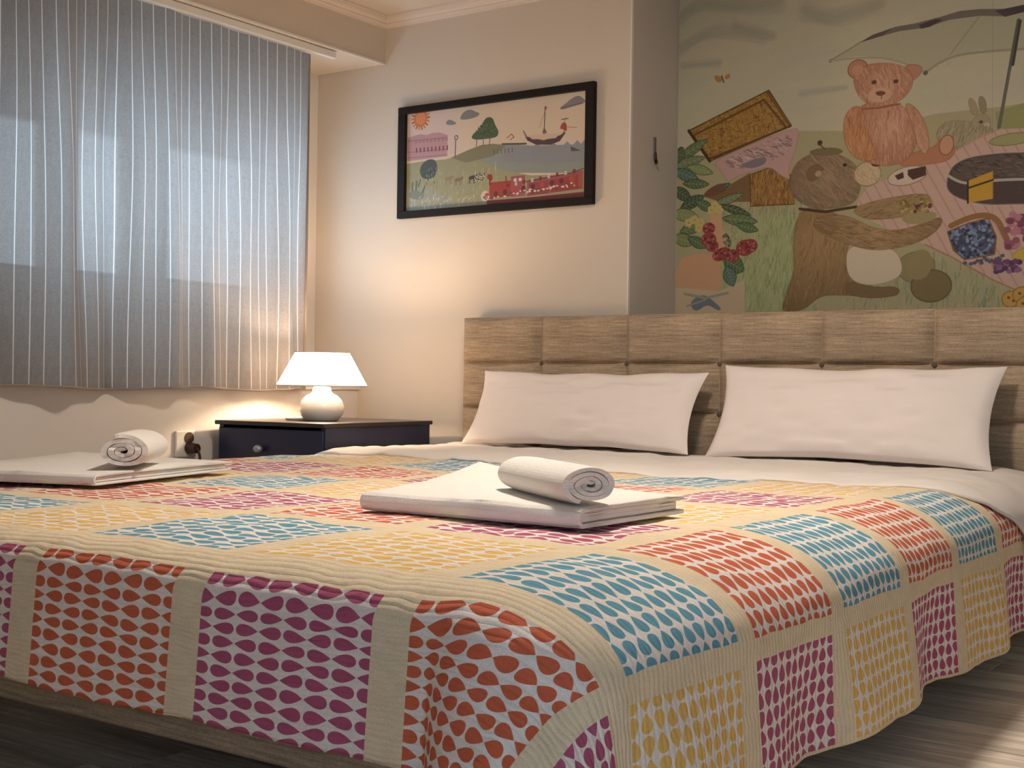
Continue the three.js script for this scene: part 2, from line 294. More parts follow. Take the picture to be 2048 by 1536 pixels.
    line([96, 346, 83, 381], '#55625c', 6); for (const p of [[43, 360, 41, 420], [69, 354, 64, 427], [123, 384, 104, 435]]) line(p, '#6d7768', 10);
    blob([14, 410, 63, 395, 130, 426, 104, 450, 31, 445], '#8b9484');
    // horses grazing
    for (const [x, y, col] of [[276, 360, '#a2906c'], [340, 370, '#8d7a5c'], [428, 366, '#54483a'], [475, 355, '#9a8a68']]) { blob([x - 26, y - 4, x - 8, y - 15, x + 16, y - 13, x + 30, y - 22, x + 34, y - 8, x + 18, y + 4, x - 16, y + 6], col); for (const d of [-18, -10, 10, 18]) line([x + d, y, x + d - 2, y + 24], col, 4); }
    for (let k = 0; k < 30; k++) line([440 + r() * 60, 330 + r() * 50, 446 + r() * 60, 336 + r() * 50], r() < 0.5 ? '#eee6d0' : '#3d382e', 3);
    // red train and its wagons on a bridge
    poly([537, 395, 665, 394, 669, 471, 533, 474], '#b0483a'); poly([665, 375, 748, 374, 750, 474, 666, 476], '#b0616a'); poly([761, 402, 1082, 378, 1080, 464, 762, 478], '#a9606a');
    poly([773, 417, 886, 411, 887, 474, 774, 474], '#a04c52'); poly([901, 410, 1071, 394, 1069, 461, 902, 470], '#a4464a'); line([755, 406, 1015, 385, 1082, 369], '#6b3038', 4);
    blob([522, 378, 518, 358, 536, 350, 555, 361, 553, 391], '#a8402f'); line([537, 380, 537, 405], '#8d3428', 9); line([634, 372, 638, 407], '#8d3428', 6);
    poly([1020, 378, 1037, 370, 1041, 452, 1024, 455], '#a85a3e'); poly([1054, 376, 1070, 373, 1072, 454, 1055, 455], '#b56445');
    for (const p of [[683, 391], [713, 391]]) { c.fillStyle = '#efe6da'; c.fillRect(p[0] - 2, p[1] - 5, 18, 15); }
    for (let k = 0; k < 9; k++) { const x = 640 + k * 48, y = 408 - k * 5; c.fillStyle = k % 2 ? '#e2c8c0' : '#8a3038'; c.fillRect(x, y, 14, 18); }
    ell(508, 460, 25, 27, '#e8d3c4'); for (let k = 0; k < 10; k++) ell(520 + k * 55, 458 - k * 5, 13, 13, k % 3 ? '#7a2f2c' : '#c5544a');
    poly([520, 483, 756, 485, 1086, 479, 1087, 503, 757, 509, 521, 503], '#8c4038');
    for (let k = 0; k < 70; k++) { const x = 490 + r() * 560, y = 480 - (x - 490) * 0.06 - r() * 16; ell(x, y, 4 + r() * 5, 3 + r() * 3, r() < 0.6 ? '#eadfce' : '#6a5a4c'); }
    poly([561, 506, 1087, 512, 1090, 550, 562, 546], '#a8a08c');
    for (let k = 0; k < 26; k++) { const x = 20 + r() * 420, y = 440 + r() * 50; line([x, y, x + r() * 14, y - 10], '#e6e2d0', 3); }
    for (const p of [[125, 477], [191, 487], [229, 474]]) { line([p[0], p[1], p[0], p[1] + 26], '#ddd6c4', 5); ell(p[0], p[1] - 4, 7, 7, '#b89a80'); }
  });
  part('print', new THREE.BoxGeometry(w - 2 * fw + 0.004, h - 2 * ft + 0.004, 0.006).translate(0, 0, 0.006), std({ map: art, color: new THREE.Color().setRGB(0.74, 0.72, 0.70), roughness: 0.6 }), t);
}

// ---------------------------------------------------------------- mural in the niche
const MU = { x0: -2.483, x1: -0.3, y0: 0.32, y1: 2.30, s: 800 };
{
  const art = canvasTex(Math.round((MU.x1 - MU.x0) * MU.s), Math.round((MU.y1 - MU.y0) * MU.s), (c, W, H) => {
    const r = rng(23);
    const path = (p) => { const n = p.length / 2; c.beginPath(); for (let i = 0; i < n; i++) { const x = p[2 * i], y = p[2 * i + 1], k = (i + 1) % n, mx = (x + p[2 * k]) / 2, my = (y + p[2 * k + 1]) / 2; if (!i) c.moveTo((p[2 * n - 2] + x) / 2, (p[2 * n - 1] + y) / 2); c.quadraticCurveTo(x, y, mx, my); } c.closePath(); };
    const blob = (p, f, edge, w2 = 3) => { path(p); c.fillStyle = f; c.fill(); if (edge) { c.globalAlpha = 0.5; c.strokeStyle = edge; c.lineWidth = w2 * 0.8; c.stroke(); c.globalAlpha = 1; } };
    const poly = (p, f, edge, w2 = 3) => { c.beginPath(); for (let i = 0; i < p.length; i += 2) c.lineTo(p[i], p[i + 1]); c.closePath(); c.fillStyle = f; c.fill(); if (edge) { c.strokeStyle = edge; c.lineWidth = w2; c.stroke(); } };
    const ell = (x, y, a, b, f, rot = 0, edge) => { c.beginPath(); c.ellipse(x, y, a, b, rot, 0, 7); c.fillStyle = f; c.fill(); if (edge) { c.strokeStyle = edge; c.lineWidth = 3; c.stroke(); } };
    const line = (p, s, w2) => { c.strokeStyle = s; c.lineWidth = w2; c.lineCap = 'round'; c.lineJoin = 'round'; c.beginPath(); for (let i = 0; i < p.length; i += 2) c.lineTo(p[i], p[i + 1]); c.stroke(); };
    const curve = (p, s, w2) => { c.strokeStyle = s; c.lineWidth = w2; c.lineCap = 'round'; c.beginPath(); c.moveTo(p[0], p[1]); for (let i = 2; i < p.length - 2; i += 2) c.quadraticCurveTo(p[i], p[i + 1], (p[i] + p[i + 2]) / 2, (p[i + 1] + p[i + 3]) / 2); c.lineTo(p[p.length - 2], p[p.length - 1]); c.stroke(); };
    const model = (p, lx, ly, rr, hi, lo) => { c.save(); path(p); c.clip(); const g = c.createRadialGradient(lx, ly, rr * 0.1, lx, ly, rr); g.addColorStop(0, hi); g.addColorStop(1, lo); c.fillStyle = g; c.fillRect(0, 0, W, H); c.restore(); };
    // short strokes clipped to a shape: fur, wicker, grass
    const hatch = (p, n, len, ang, cols, w2 = 2, straight) => {
      c.save(); if (straight) { c.beginPath(); for (let i = 0; i < p.length; i += 2) c.lineTo(p[i], p[i + 1]); c.closePath(); } else path(p); c.clip();
      let a = 1e9, b = 1e9, d = -1e9, e = -1e9; for (let i = 0; i < p.length; i += 2) { a = Math.min(a, p[i]); d = Math.max(d, p[i]); b = Math.min(b, p[i + 1]); e = Math.max(e, p[i + 1]); }
      for (let k = 0; k < n; k++) { const x = lerp(a, d, r()), y = lerp(b, e, r()), g = ang + (r() - 0.5) * 0.7, l = len * (0.5 + r()); line([x, y, x + Math.cos(g) * l, y + Math.sin(g) * l], cols[Math.floor(r() * cols.length)], w2); }
      c.restore();
    };
    // pale washed sky and clouds
    c.fillStyle = '#d6cfb2'; c.fillRect(0, 0, W, H);
    for (let k = 0; k < 900; k++) { const x = r() * W, y = r() * H * 0.6; ell(x, y, 60 + r() * 120, 14 + r() * 26, ['rgba(214,205,176,.10)', 'rgba(200,200,160,.10)', 'rgba(222,206,182,.10)', 'rgba(205,196,178,.10)'][k % 4], -0.15); }
    for (const [p, w2] of [[[4, 57, 54, 29, 124, 33, 244, 61, 344, 64], 26], [[6, 161, 55, 136, 108, 123, 177, 129, 296, 161], 20], [[10, 215, 75, 220, 145, 226], 12], [[194, 113, 246, 139, 321, 159], 16], [[426, 104, 490, 134, 567, 137, 658, 118], 26], [[414, 353, 477, 349, 555, 349], 8]]) for (let q = 0; q < 14; q++) { const k = 1 - q / 14; curve(p.map((v, i) => v + (i % 2 ? (r() - 0.5) * w2 * 1.5 + q : (r() - 0.5) * 14)), ['rgba(170,158,148,.085)', 'rgba(184,178,160,.085)'][q % 2], w2 * (0.4 + 1.5 * k)); }
    // hills and meadow
    poly([-9, 554, 149, 504, 285, 477, 415, 470, 573, 485, 723, 476, 824, 461, 922, 460, 1004, 460, 1084, 456, 1501, 483, 1515, 1497, 8, 1585], '#bdb48c');
    poly([991, 474, 1068, 456, 1502, 489, 1503, 624, 1069, 533, 998, 526], '#a7a86e');
    poly([154, 772, 288, 717, 419, 725, 425, 1045, 158, 1040], '#b9bd8c'); poly([207, 885, 422, 862, 408, 1014, 226, 1010], '#b7c08a');
    const GR = ['rgba(140,158,104,.55)', 'rgba(120,144,112,.5)', 'rgba(198,202,150,.6)', 'rgba(150,150,100,.5)', 'rgba(214,210,172,.5)'];
    hatch([152, 662, 451, 682, 488, 1045, 158, 1040], 900, 26, -1.5, GR, 2.5, true);
    hatch([758, 847, 872, 859, 1091, 986, 1511, 1215, 1515, 1497, 433, 1560, 565, 972], 2200, 30, -1.5, [...GR, 'rgba(110,140,130,.55)', 'rgba(160,180,165,.6)'], 3, true);
    // parasol: inner canopy, rim, ribs and pole
    poly([507, 269, 599, 226, 719, 200, 946, 195, 1064, 196, 1499, 277, 1500, 393, 1066, 310, 947, 294, 864, 300, 800, 336, 690, 286, 600, 266], '#c6c0a4');
    curve([507, 269, 554, 248, 602, 225], '#a39a86', 4); ell(509, 269, 5, 5, '#77705f'); curve([796, 339, 836, 311, 906, 297, 1066, 307], '#b0a88f', 7); curve([507, 269, 630, 270, 720, 296, 793, 338], '#b8b096', 5); ell(795, 340, 7, 7, '#6f7468');
    line([946, 198, 864, 297], 'rgba(160,152,120,.5)', 5);
    poly([598, 227, 637, 209, 704, 195, 762, 193, 834, 185, 890, 176, 945, 179, 1016, 189, 1064, 185, 1145, 195, 1145, 214, 1064, 205, 1014, 210, 946, 198, 862, 197, 791, 210, 719, 209, 645, 219], '#857a72');
    poly([602, 225, 637, 209, 696, 197, 671, 214, 637, 221], '#6a605a'); poly([774, 199, 822, 189, 841, 194, 806, 209, 780, 211], '#55494a'); poly([986, 190, 1064, 185, 1145, 195, 1145, 214, 1064, 205, 1014, 211], '#5a4b52');
    line([1050, 225, 1002, 518], '#6c6a60', 9); line([1055, 228, 1037, 347], '#504c4a', 7); line([1029, 360, 1002, 518], '#807c6c', 4);
    // butterfly
    blob([124, 264, 145, 270, 156, 281, 149, 292, 132, 287], '#c69455'); blob([158, 278, 176, 264, 183, 275, 173, 286], '#c69455'); line([152, 271, 159, 291], '#8a6238', 5);
    // rabbit behind
    blob([825, 528, 838, 494, 874, 483, 929, 494, 984, 511, 994, 551, 951, 570, 854, 567], '#b4a684', '#9c8f70'); blob([923, 505, 936, 478, 963, 473, 980, 494, 978, 524, 948, 533], '#b7a787', '#94876c');
    blob([929, 477, 916, 439, 921, 423, 938, 439, 947, 474], '#b7a787', '#8f8268'); blob([952, 474, 944, 437, 949, 421, 965, 434, 969, 473], '#a59678', '#857860'); ell(953, 497, 6, 5, '#6d5f4c'); ell(969, 507, 8, 6, '#d4c6aa');
    hatch([825, 528, 838, 494, 874, 483, 929, 494, 984, 511, 994, 551, 951, 570, 854, 567], 220, 16, 2.0, ['rgba(140,126,96,.6)', 'rgba(205,190,160,.6)'], 2);
    // spread picnic cloth with stripes
    const CL = [600, 695, 629, 657, 710, 629, 797, 605, 875, 577, 937, 546, 1005, 522, 1085, 527, 1503, 586, 1511, 1215, 1091, 986, 991, 941, 879, 874, 801, 832, 728, 802, 607, 737];
    poly(CL, '#dcb9a8'); c.save(); c.beginPath(); for (let i = 0; i < CL.length; i += 2) c.lineTo(CL[i], CL[i + 1]); c.closePath(); c.clip();
    for (let k = -20; k < 70; k++) line([k * 34, 1632, k * 34 - 900, 700 - 700], 'rgba(196,146,140,.55)', 5); c.restore();
    line([801, 833, 879, 874, 991, 941, 1091, 989], '#b58a76', 4); line([875, 577, 937, 546, 1005, 522], '#c9a695', 4);
    ell(1039, 553, 62, 16, '#b3ae7c', -0.05, '#94905f');
    // wicker basket: lid, lining, body
    const LID = [39, 433, 312, 335, 386, 449, 115, 536]; poly(LID, '#b48a48', '#6b4b28', 5);
    hatch(LID, 700, 12, 0.0, ['rgba(206,160,84,.6)', 'rgba(110,74,30,.5)'], 2.5, true); hatch(LID, 500, 12, 1.3, ['rgba(216,172,96,.5)', 'rgba(96,64,26,.45)'], 2.5, true);
    line([61, 448, 296, 362, 367, 450], '#7c5526', 7); line([39, 433, 115, 536], '#53381c', 10); line([309, 342, 383, 448], '#8a6230', 10); line([115, 529, 386, 452], '#6b4722', 6);
    poly([177, 620, 253, 585, 261, 675, 152, 668, 89, 645], '#8a6a48'); poly([253, 591, 328, 572, 393, 605, 400, 691, 258, 688], '#a57b45', '#6f4d28', 4);
    hatch([253, 591, 328, 572, 393, 605, 400, 691, 258, 688], 420, 13, 1.5, ['rgba(206,160,90,.6)', 'rgba(112,78,36,.5)'], 2.5, true);
    blob([122, 539, 251, 497, 399, 456, 415, 470, 403, 526, 378, 582, 389, 620, 353, 599, 319, 568, 253, 583, 212, 591, 178, 610, 161, 577], '#d3aca6', '#a97f80');
    hatch([150, 539, 252, 507, 391, 467, 394, 526, 319, 558, 202, 574], 260, 20, 0.4, ['rgba(150,116,120,.7)', 'rgba(196,150,150,.7)', 'rgba(110,100,116,.6)', 'rgba(226,206,196,.7)'], 3); blob([215, 560, 252, 547, 302, 536, 312, 559, 261, 573], '#8f8690');
    // bush with berries, flowers; sack with a bow
    blob([-1, 845, 85, 824, 155, 839, 163, 915, 157, 962, 1, 958], '#dfae86'); poly([118, 707, 159, 710, 164, 773, 176, 852, 129, 850], '#e0b18a'); poly([1, 933, 156, 949, 241, 917, 243, 1042, 2, 1038], '#dcc3a2');
    const LEAF = ['#6f8358', '#5c7350', '#87955f', '#5d7a70', '#4d5f48', '#7d8c66', '#94a06a'];
    for (const [x, y, l, w2, a, k] of [[53, 495, 62, 20, -0.5, 0], [41, 534, 60, 20, -0.2, 5], [80, 561, 50, 18, 0.3, 6], [31, 574, 52, 22, 0.4, 3], [67, 605, 48, 18, 0.1, 1], [19, 634, 42, 22, 0.6, 4], [55, 663, 48, 22, -0.4, 4], [100, 677, 40, 18, 0.5, 1], [178, 664, 58, 16, -0.3, 5], [204, 697, 60, 15, 0.35, 4], [221, 729, 62, 22, 0.15, 0], [247, 754, 40, 17, 0.3, 1], [29, 702, 50, 24, 0.2, 6], [57, 743, 48, 24, -0.3, 0], [27, 782, 44, 24, 0.3, 2], [75, 792, 40, 20, 0.5, 1], [203, 869, 40, 34, 0.5, 1], [190, 903, 36, 26, 1.2, 3], [8, 507, 20, 30, 0.3, 4], [151, 627, 40, 14, -0.4, 4]]) {
      c.save(); c.translate(x, y); c.rotate(a); c.beginPath(); c.moveTo(-l, 0); c.quadraticCurveTo(0, -w2 * 1.7, l, 0); c.quadraticCurveTo(0, w2 * 1.7, -l, 0); c.fillStyle = LEAF[k]; c.fill(); c.strokeStyle = 'rgba(50,60,42,.6)'; c.lineWidth = 2.5; c.stroke(); c.beginPath(); c.moveTo(-l, 0); c.lineTo(l, 0); for (let q = -2; q < 3; q++) { c.moveTo(q * l / 3.4, 0); c.lineTo(q * l / 3.4 + 12, -w2 * 0.7); c.moveTo(q * l / 3.4, 0); c.lineTo(q * l / 3.4 + 12, w2 * 0.7); } c.strokeStyle = 'rgba(190,200,150,.5)'; c.lineWidth = 2; c.stroke(); c.restore();
    }
    blob([89, 645, 116, 621, 161, 606, 172, 629, 134, 651], '#80584a');
    for (const [x, y] of [[135, 680], [124, 692], [149, 693], [65, 720], [86, 731], [44, 728], [80, 746]]) for (let k = 0; k < 5; k++) ell(x + 9 * Math.cos(k * 1.257), y + 9 * Math.sin(k * 1.257), 7, 7, '#d8c47c');
    for (const [x, y, s] of [[115, 750, 22], [115, 786, 27], [128, 806, 22], [168, 833, 25], [198, 840, 24], [240, 817, 30], [257, 812, 26], [148, 838, 20]]) { ell(x, y, s, s * 0.85, '#a04a44'); for (let k = 0; k < 14; k++) ell(x + (r() - 0.5) * s * 1.5, y + (r() - 0.5) * s * 1.2, 4, 4, k % 2 ? '#7c3036' : '#c2746a'); }
    hatch([157, 773, 184, 766, 199, 806, 172, 820], 60, 8, 1, ['#5c463c', '#8d7460'], 3);
    blob([52, 984, 78, 963, 108, 960, 131, 977, 166, 1006, 151, 1012, 114, 989, 81, 1011, 63, 1007], '#7d8794'); line([105, 970, 33, 955], '#a8a598', 8); line([108, 970, 184, 956], '#a8a598', 8); line([105, 976, 43, 994], '#a8a598', 6);
    // kneeling brown bear in a hat, seen from the side
    const B2 = '#a98a62', B2D = '#7e6544', FUR = ['rgba(126,98,62,.55)', 'rgba(196,164,120,.5)', 'rgba(150,120,80,.5)'];
    const body = [407, 740, 438, 699, 514, 719, 568, 749, 578, 809, 563, 868, 576, 928, 641, 957, 715, 962, 730, 979, 641, 980, 565, 972, 487, 970, 440, 1014, 359, 1025, 383, 952, 406, 892, 398, 816];
    blob(body, B2, B2D, 5); model(body, 485, 820, 230, 'rgba(196,160,110,.5)', 'rgba(104,80,48,.5)'); hatch(body, 700, 22, 1.7, FUR, 2.5);
    ell(776, 898, 54, 44, '#a2946a', 0, '#8d805a'); ell(820, 953, 58, 46, '#8d7c54', 0, '#6e6042'); blob([772, 848, 812, 847, 827, 893, 802, 935, 759, 934, 744, 890], '#a8966c');
    blob([569, 827, 639, 827, 714, 842, 738, 890, 730, 927, 656, 948, 592, 937, 567, 898], '#e9d7bc', '#b09a78', 3); blob([564, 928, 656, 954, 724, 950, 733, 977, 641, 986, 568, 969], '#8e7450', '#6d5639');
    const head = [383, 647, 388, 594, 417, 555, 480, 536, 558, 558, 608, 604, 609, 660, 588, 706, 499, 715, 419, 692];
    blob(head, '#a5886a', B2D, 5); model(head, 513, 611, 170, 'rgba(190,160,130,.5)', 'rgba(100,84,62,.5)'); hatch(head, 600, 20, 0.8, ['rgba(120,102,80,.5)', 'rgba(186,158,128,.5)', 'rgba(142,126,100,.5)'], 2.5);
    blob([436, 538, 480, 527, 539, 533, 558, 549, 496, 553], '#8a7a58', '#6c5f44'); ell(480, 512, 8, 8, '#55403a'); line([480, 518, 496, 532], '#6c5f44', 4);
    blob([437, 605, 446, 582, 474, 575, 497, 592, 481, 603, 472, 623, 447, 627], '#8b7355', '#6d5840'); blob([462, 604, 478, 593, 491, 603, 475, 617], '#c9a482');
    ell(628, 617, 40, 36, '#dcc19a', 0, '#a88c68'); hatch([582, 587, 673, 594, 674, 650, 583, 643], 120, 10, 1, ['rgba(190,158,120,.5)', 'rgba(240,222,190,.6)'], 2); blob([638, 583, 665, 581, 674, 592, 659, 599, 641, 595], '#4a3a34'); ell(559, 585, 6, 5, '#3d322b');
    line([419, 707, 499, 721, 595, 712], '#4e3d2c', 8);
    const arm2 = [576, 720, 637, 700, 726, 689, 798, 685, 822, 704, 785, 745, 697, 754, 623, 752]; blob(arm2, '#b0916a', '#8a6d48', 3); hatch(arm2, 160, 20, -0.2, FUR, 2.5);
    const arm = [455, 752, 499, 727, 577, 738, 646, 780, 727, 791, 800, 771, 848, 754, 848, 783, 801, 820, 728, 840, 639, 845, 547, 811, 484, 783]; blob(arm, '#b2906a', '#86683f', 4); model(arm, 668, 787, 200, 'rgba(204,168,124,.5)', 'rgba(116,88,54,.4)'); hatch(arm, 500, 24, 0.1, FUR, 2.5);
    blob([727, 744, 799, 734, 842, 748, 814, 772, 742, 774], '#b3a274'); for (let k = 0; k < 40; k++) ell([773, 718][0] + (r() - 0.5) * 90, [773, 718][1] + (r() - 0.5) * 40, 5, 5, ['#c9b062', '#8f7c3c', '#7c3f44', '#a9975e'][k % 4]);
    // sitting pink bear
    const P = '#d9a184', PD = '#a8694e', PF = ['rgba(178,118,90,.45)', 'rgba(240,196,164,.5)', 'rgba(200,140,108,.45)'];
    const torso = [593, 422, 632, 405, 707, 411, 754, 451, 776, 531, 754, 584, 695, 602, 620, 584, 579, 527, 572, 467];
    blob([753, 566, 825, 558, 839, 531, 867, 534, 885, 569, 868, 599, 797, 605, 710, 603], '#c98b68', PD, 4); ell(858, 553, 20, 28, '#dca987', 0.15, PD);
    blob(torso, P, PD, 5); model(torso, 686, 479, 150, 'rgba(238,190,160,.55)', 'rgba(150,92,66,.45)'); hatch(torso, 600, 20, 1.5, PF, 2.5);
    const la = [581, 412, 608, 418, 621, 457, 634, 518, 659, 558, 653, 581, 599, 576, 561, 535, 551, 474, 557, 436]; blob(la, '#d1946c', PD, 4); hatch(la, 260, 20, 1.6, ['rgba(176,110,66,.5)', 'rgba(232,178,130,.5)'], 2.5);
    const ra = [731, 416, 766, 432, 798, 484, 811, 548, 800, 576, 779, 560, 764, 504]; blob(ra, '#d5a080', PD, 4); hatch(ra, 160, 18, 1.3, PF, 2.5);
    const ph = [577, 337, 594, 301, 646, 292, 720, 305, 761, 339, 756, 384, 716, 418, 657, 423, 605, 400];
    ell(594, 304, 30, 27, '#cf957a', 0, PD); blob([729, 312, 764, 310, 790, 325, 773, 352, 747, 360], '#cf957a', PD, 4); blob(ph, '#d6a085', PD, 4); model(ph, 680, 364, 120, 'rgba(238,190,160,.5)', 'rgba(160,98,74,.4)'); hatch(ph, 420, 16, 1.2, PF, 2.5);
    ell(594, 307, 17, 15, '#dba68a'); ell(662, 388, 36, 22, '#e3b698'); blob([647, 378, 668, 376, 683, 385, 668, 392, 653, 389], '#8a4f42'); line([667, 392, 667, 400], '#9a6450', 3); ell(644, 349, 8, 6, '#6b4636'); ell(709, 354, 8, 6, '#6b4636'); line([611, 424, 663, 426, 722, 421], '#a8694e', 5); line([690, 438, 687, 461], PD, 3);
    // plate of chocolates, cake, berries, grapes, biscuits
    ell(747, 632, 58, 26, '#e6d0bc', -0.15, '#b08f7e'); poly([710, 629, 734, 620, 737, 637, 719, 642], '#5b3c34'); poly([748, 630, 748, 615, 800, 608, 801, 634, 763, 645], '#5d3e34'); line([742, 612, 744, 644], '#e9d9c6', 7);
    blob([860, 641, 880, 606, 938, 588, 1070, 589, 1265, 616, 1267, 750, 1072, 735, 967, 733, 891, 709, 858, 681], '#5b4a46', '#e2cbb6', 7); blob([869, 633, 896, 604, 965, 593, 1086, 598, 1265, 619, 1266, 678, 1071, 657, 939, 661, 886, 654], '#6c5b54');
    hatch([869, 633, 896, 604, 965, 593, 1086, 598, 1265, 619, 1266, 678, 1071, 657, 939, 661, 886, 654], 200, 14, 0.3, ['rgba(150,134,124,.5)', 'rgba(60,46,44,.6)'], 3);
    curve([866, 642, 886, 657, 919, 668, 993, 663, 1087, 667, 1266, 683], '#c9beb2', 8); poly([919, 660, 988, 637, 989, 715, 920, 722], '#dba93c'); line([920, 680, 988, 662], '#4a3826', 5); line([919, 660, 920, 722], '#3f332c', 5);
    curve([874, 784, 926, 759, 995, 760, 1023, 818, 1036, 852], '#a4774a', 16); const BB = [866, 801, 921, 781, 976, 770, 998, 822, 994, 869, 914, 880, 883, 853]; poly(BB, '#4d5468', '#8a6444', 6);
    c.save(); c.beginPath(); for (let i = 0; i < BB.length; i += 2) c.lineTo(BB[i], BB[i + 1]); c.clip(); for (let k = 0; k < 330; k++) ell([930, 827][0] + (r() - 0.5) * 125, [930, 827][1] + (r() - 0.5) * 125, 5, 5, ['#7f92b4', '#3a4058', '#94a6c2', '#5b6684', '#6d5f78'][k % 5]); c.restore();
    for (let k = 0; k < 16; k++) ell([907, 885][0] + r() * 120, [942, 884][1] + (r() - 0.5) * 22, 6, 5, '#6a6478'); for (let k = 0; k < 60; k++) ell([1062, 806][0] + (r() - 0.5) * 70, [1062, 806][1] + (r() - 0.5) * 90, 10, 9, ['#a4617a', '#8a4a66', '#c98a94'][k % 3]);
    blob([1039, 877, 1063, 856, 1115, 850, 1155, 865, 1142, 900, 1090, 895, 1050, 888], '#d8b94e', '#a48a34'); for (let k = 0; k < 40; k++) ell([1032, 904][0] + (r() - 0.5) * 70, [1032, 904][1] + (r() - 0.5) * 30, 8, 7, ['#7a5276', '#5d3f66', '#9c6e90'][k % 3]);
    for (const [x, y] of [[1041, 996], [1070, 985], [1079, 1013]]) { ell(x, y, 24, 22, '#d8a95c', 0, '#a87c3a'); ell(x - 6, y - 4, 4, 4, '#8a5f2c'); ell(x + 7, y + 5, 4, 4, '#8a5f2c'); }
    // paper grain and the joint between two lengths of paper
    for (let k = 0; k < 5000; k++) { c.fillStyle = r() < 0.5 ? 'rgba(255,250,235,.05)' : 'rgba(90,80,60,.05)'; c.fillRect(r() * W, r() * H, 2 + r() * 7, 2 + r() * 3); }
    line([980, 159, 991, 1053], 'rgba(120,110,90,.22)', 2);
  });
  const g = box(MU.x1 - MU.x0, MU.y1 - MU.y0, 0.004, (MU.x0 + MU.x1) / 2, (MU.y0 + MU.y1) / 2, Z_MURAL + 0.0021);
  lone('mural', g, std({ map: art, color: new THREE.Color().setRGB(0.78, 0.79, 0.78), roughness: 0.8 }), 'picnic mural with teddy bears, wicker basket and parasol above the headboard', 'mural');
}
// hook on the grey return of the pier
{
  const t = thing('wall_hook', 'small dark metal hook on the grey return beside the mural', 'hook', [X_PIER, 1.65, -4.528]);
  part('plate', rbox(0.005, 0.080, 0.016, 0.002, 0.003, 0.018, 0), std({ color: new THREE.Color().setRGB(0.20, 0.18, 0.165), roughness: 0.5, metalness: 0.3 }), t);
  part('prong', tube([[0.004, -0.004, 0], [0.008, -0.024, 0.003], [0.014, -0.040, 0.010], [0.020, -0.046, 0.018], [0.022, -0.040, 0.024]], 0.007), darkMetal, t);
  part('boss', new THREE.SphereGeometry(0.010, 16, 12).scale(0.6, 1.5, 1), darkMetal, t, [0.006, -0.016, 0.001]);
}

// ---------------------------------------------------------------- nightstand
{
  const navy = std({ color: new THREE.Color().setRGB(0.014, 0.020, 0.058), roughness: 0.38 }), rim = std({ color: new THREE.Color().setRGB(0.035, 0.026, 0.026), roughness: 0.3 });
  const W = 0.515, D = 0.70, T = 0.582, th = rad(4.2);
  const fx = -3.262, fz = -3.50, cx = fx - W / 2 * Math.cos(th) - D / 2 * Math.sin(th), cz = fz + W / 2 * Math.sin(th) - D / 2 * Math.cos(th);
  const t = thing('nightstand', 'dark navy nightstand with two drawers beside the bed', 'nightstand', [cx, 0, cz], th);
  part('top', rbox(W + 0.014, 0.016, D, 0.004, 0, T - 0.008, 0), rim, t);
  part('side_panel', box(0.02, T - 0.136, D - 0.03, W / 2 - 0.012, (T + 0.104) / 2, -0.005), navy, t); part('side_panel', box(0.02, T - 0.136, D - 0.03, -W / 2 + 0.012, (T + 0.104) / 2, -0.005), navy, t);
  part('back_panel', box(W - 0.05, T - 0.136, 0.015, 0, (T + 0.104) / 2, -D / 2 + 0.02), navy, t); part('bottom_panel', box(W - 0.045, 0.02, D - 0.06, 0, 0.12, 0), navy, t);
  for (const [y0, y1] of [[0.385, 0.556], [0.205, 0.375]]) {
    const d = part('drawer', rbox(W - 0.012, y1 - y0, 0.02, 0.004, 0, (y0 + y1) / 2, D / 2 - 0.02), navy, t);
    const k = part('knob', new THREE.IcosahedronGeometry(0.019, 1).scale(1.05, 0.85, 0.8), phys({ color: new THREE.Color().setRGB(0.45, 0.50, 0.50), roughness: 0.15, metalness: 0.5, flatShading: true }), d, [-0.035, (y0 + y1) / 2 + 0.01, D / 2 + 0.014]);
    part('knob_stem', new THREE.CylinderGeometry(0.007, 0.01, 0.02, 12).rotateX(Math.PI / 2).translate(-0.035, (y0 + y1) / 2 + 0.01, D / 2 - 0.004), darkMetal, d);
  }
  for (const [a, b] of [[1, 1], [1, -1], [-1, 1], [-1, -1]]) part('leg', new THREE.CylinderGeometry(0.02, 0.014, 0.112, 16), navy, t, [a * (W / 2 - 0.04), 0.056, b * (D / 2 - 0.05)]);
}
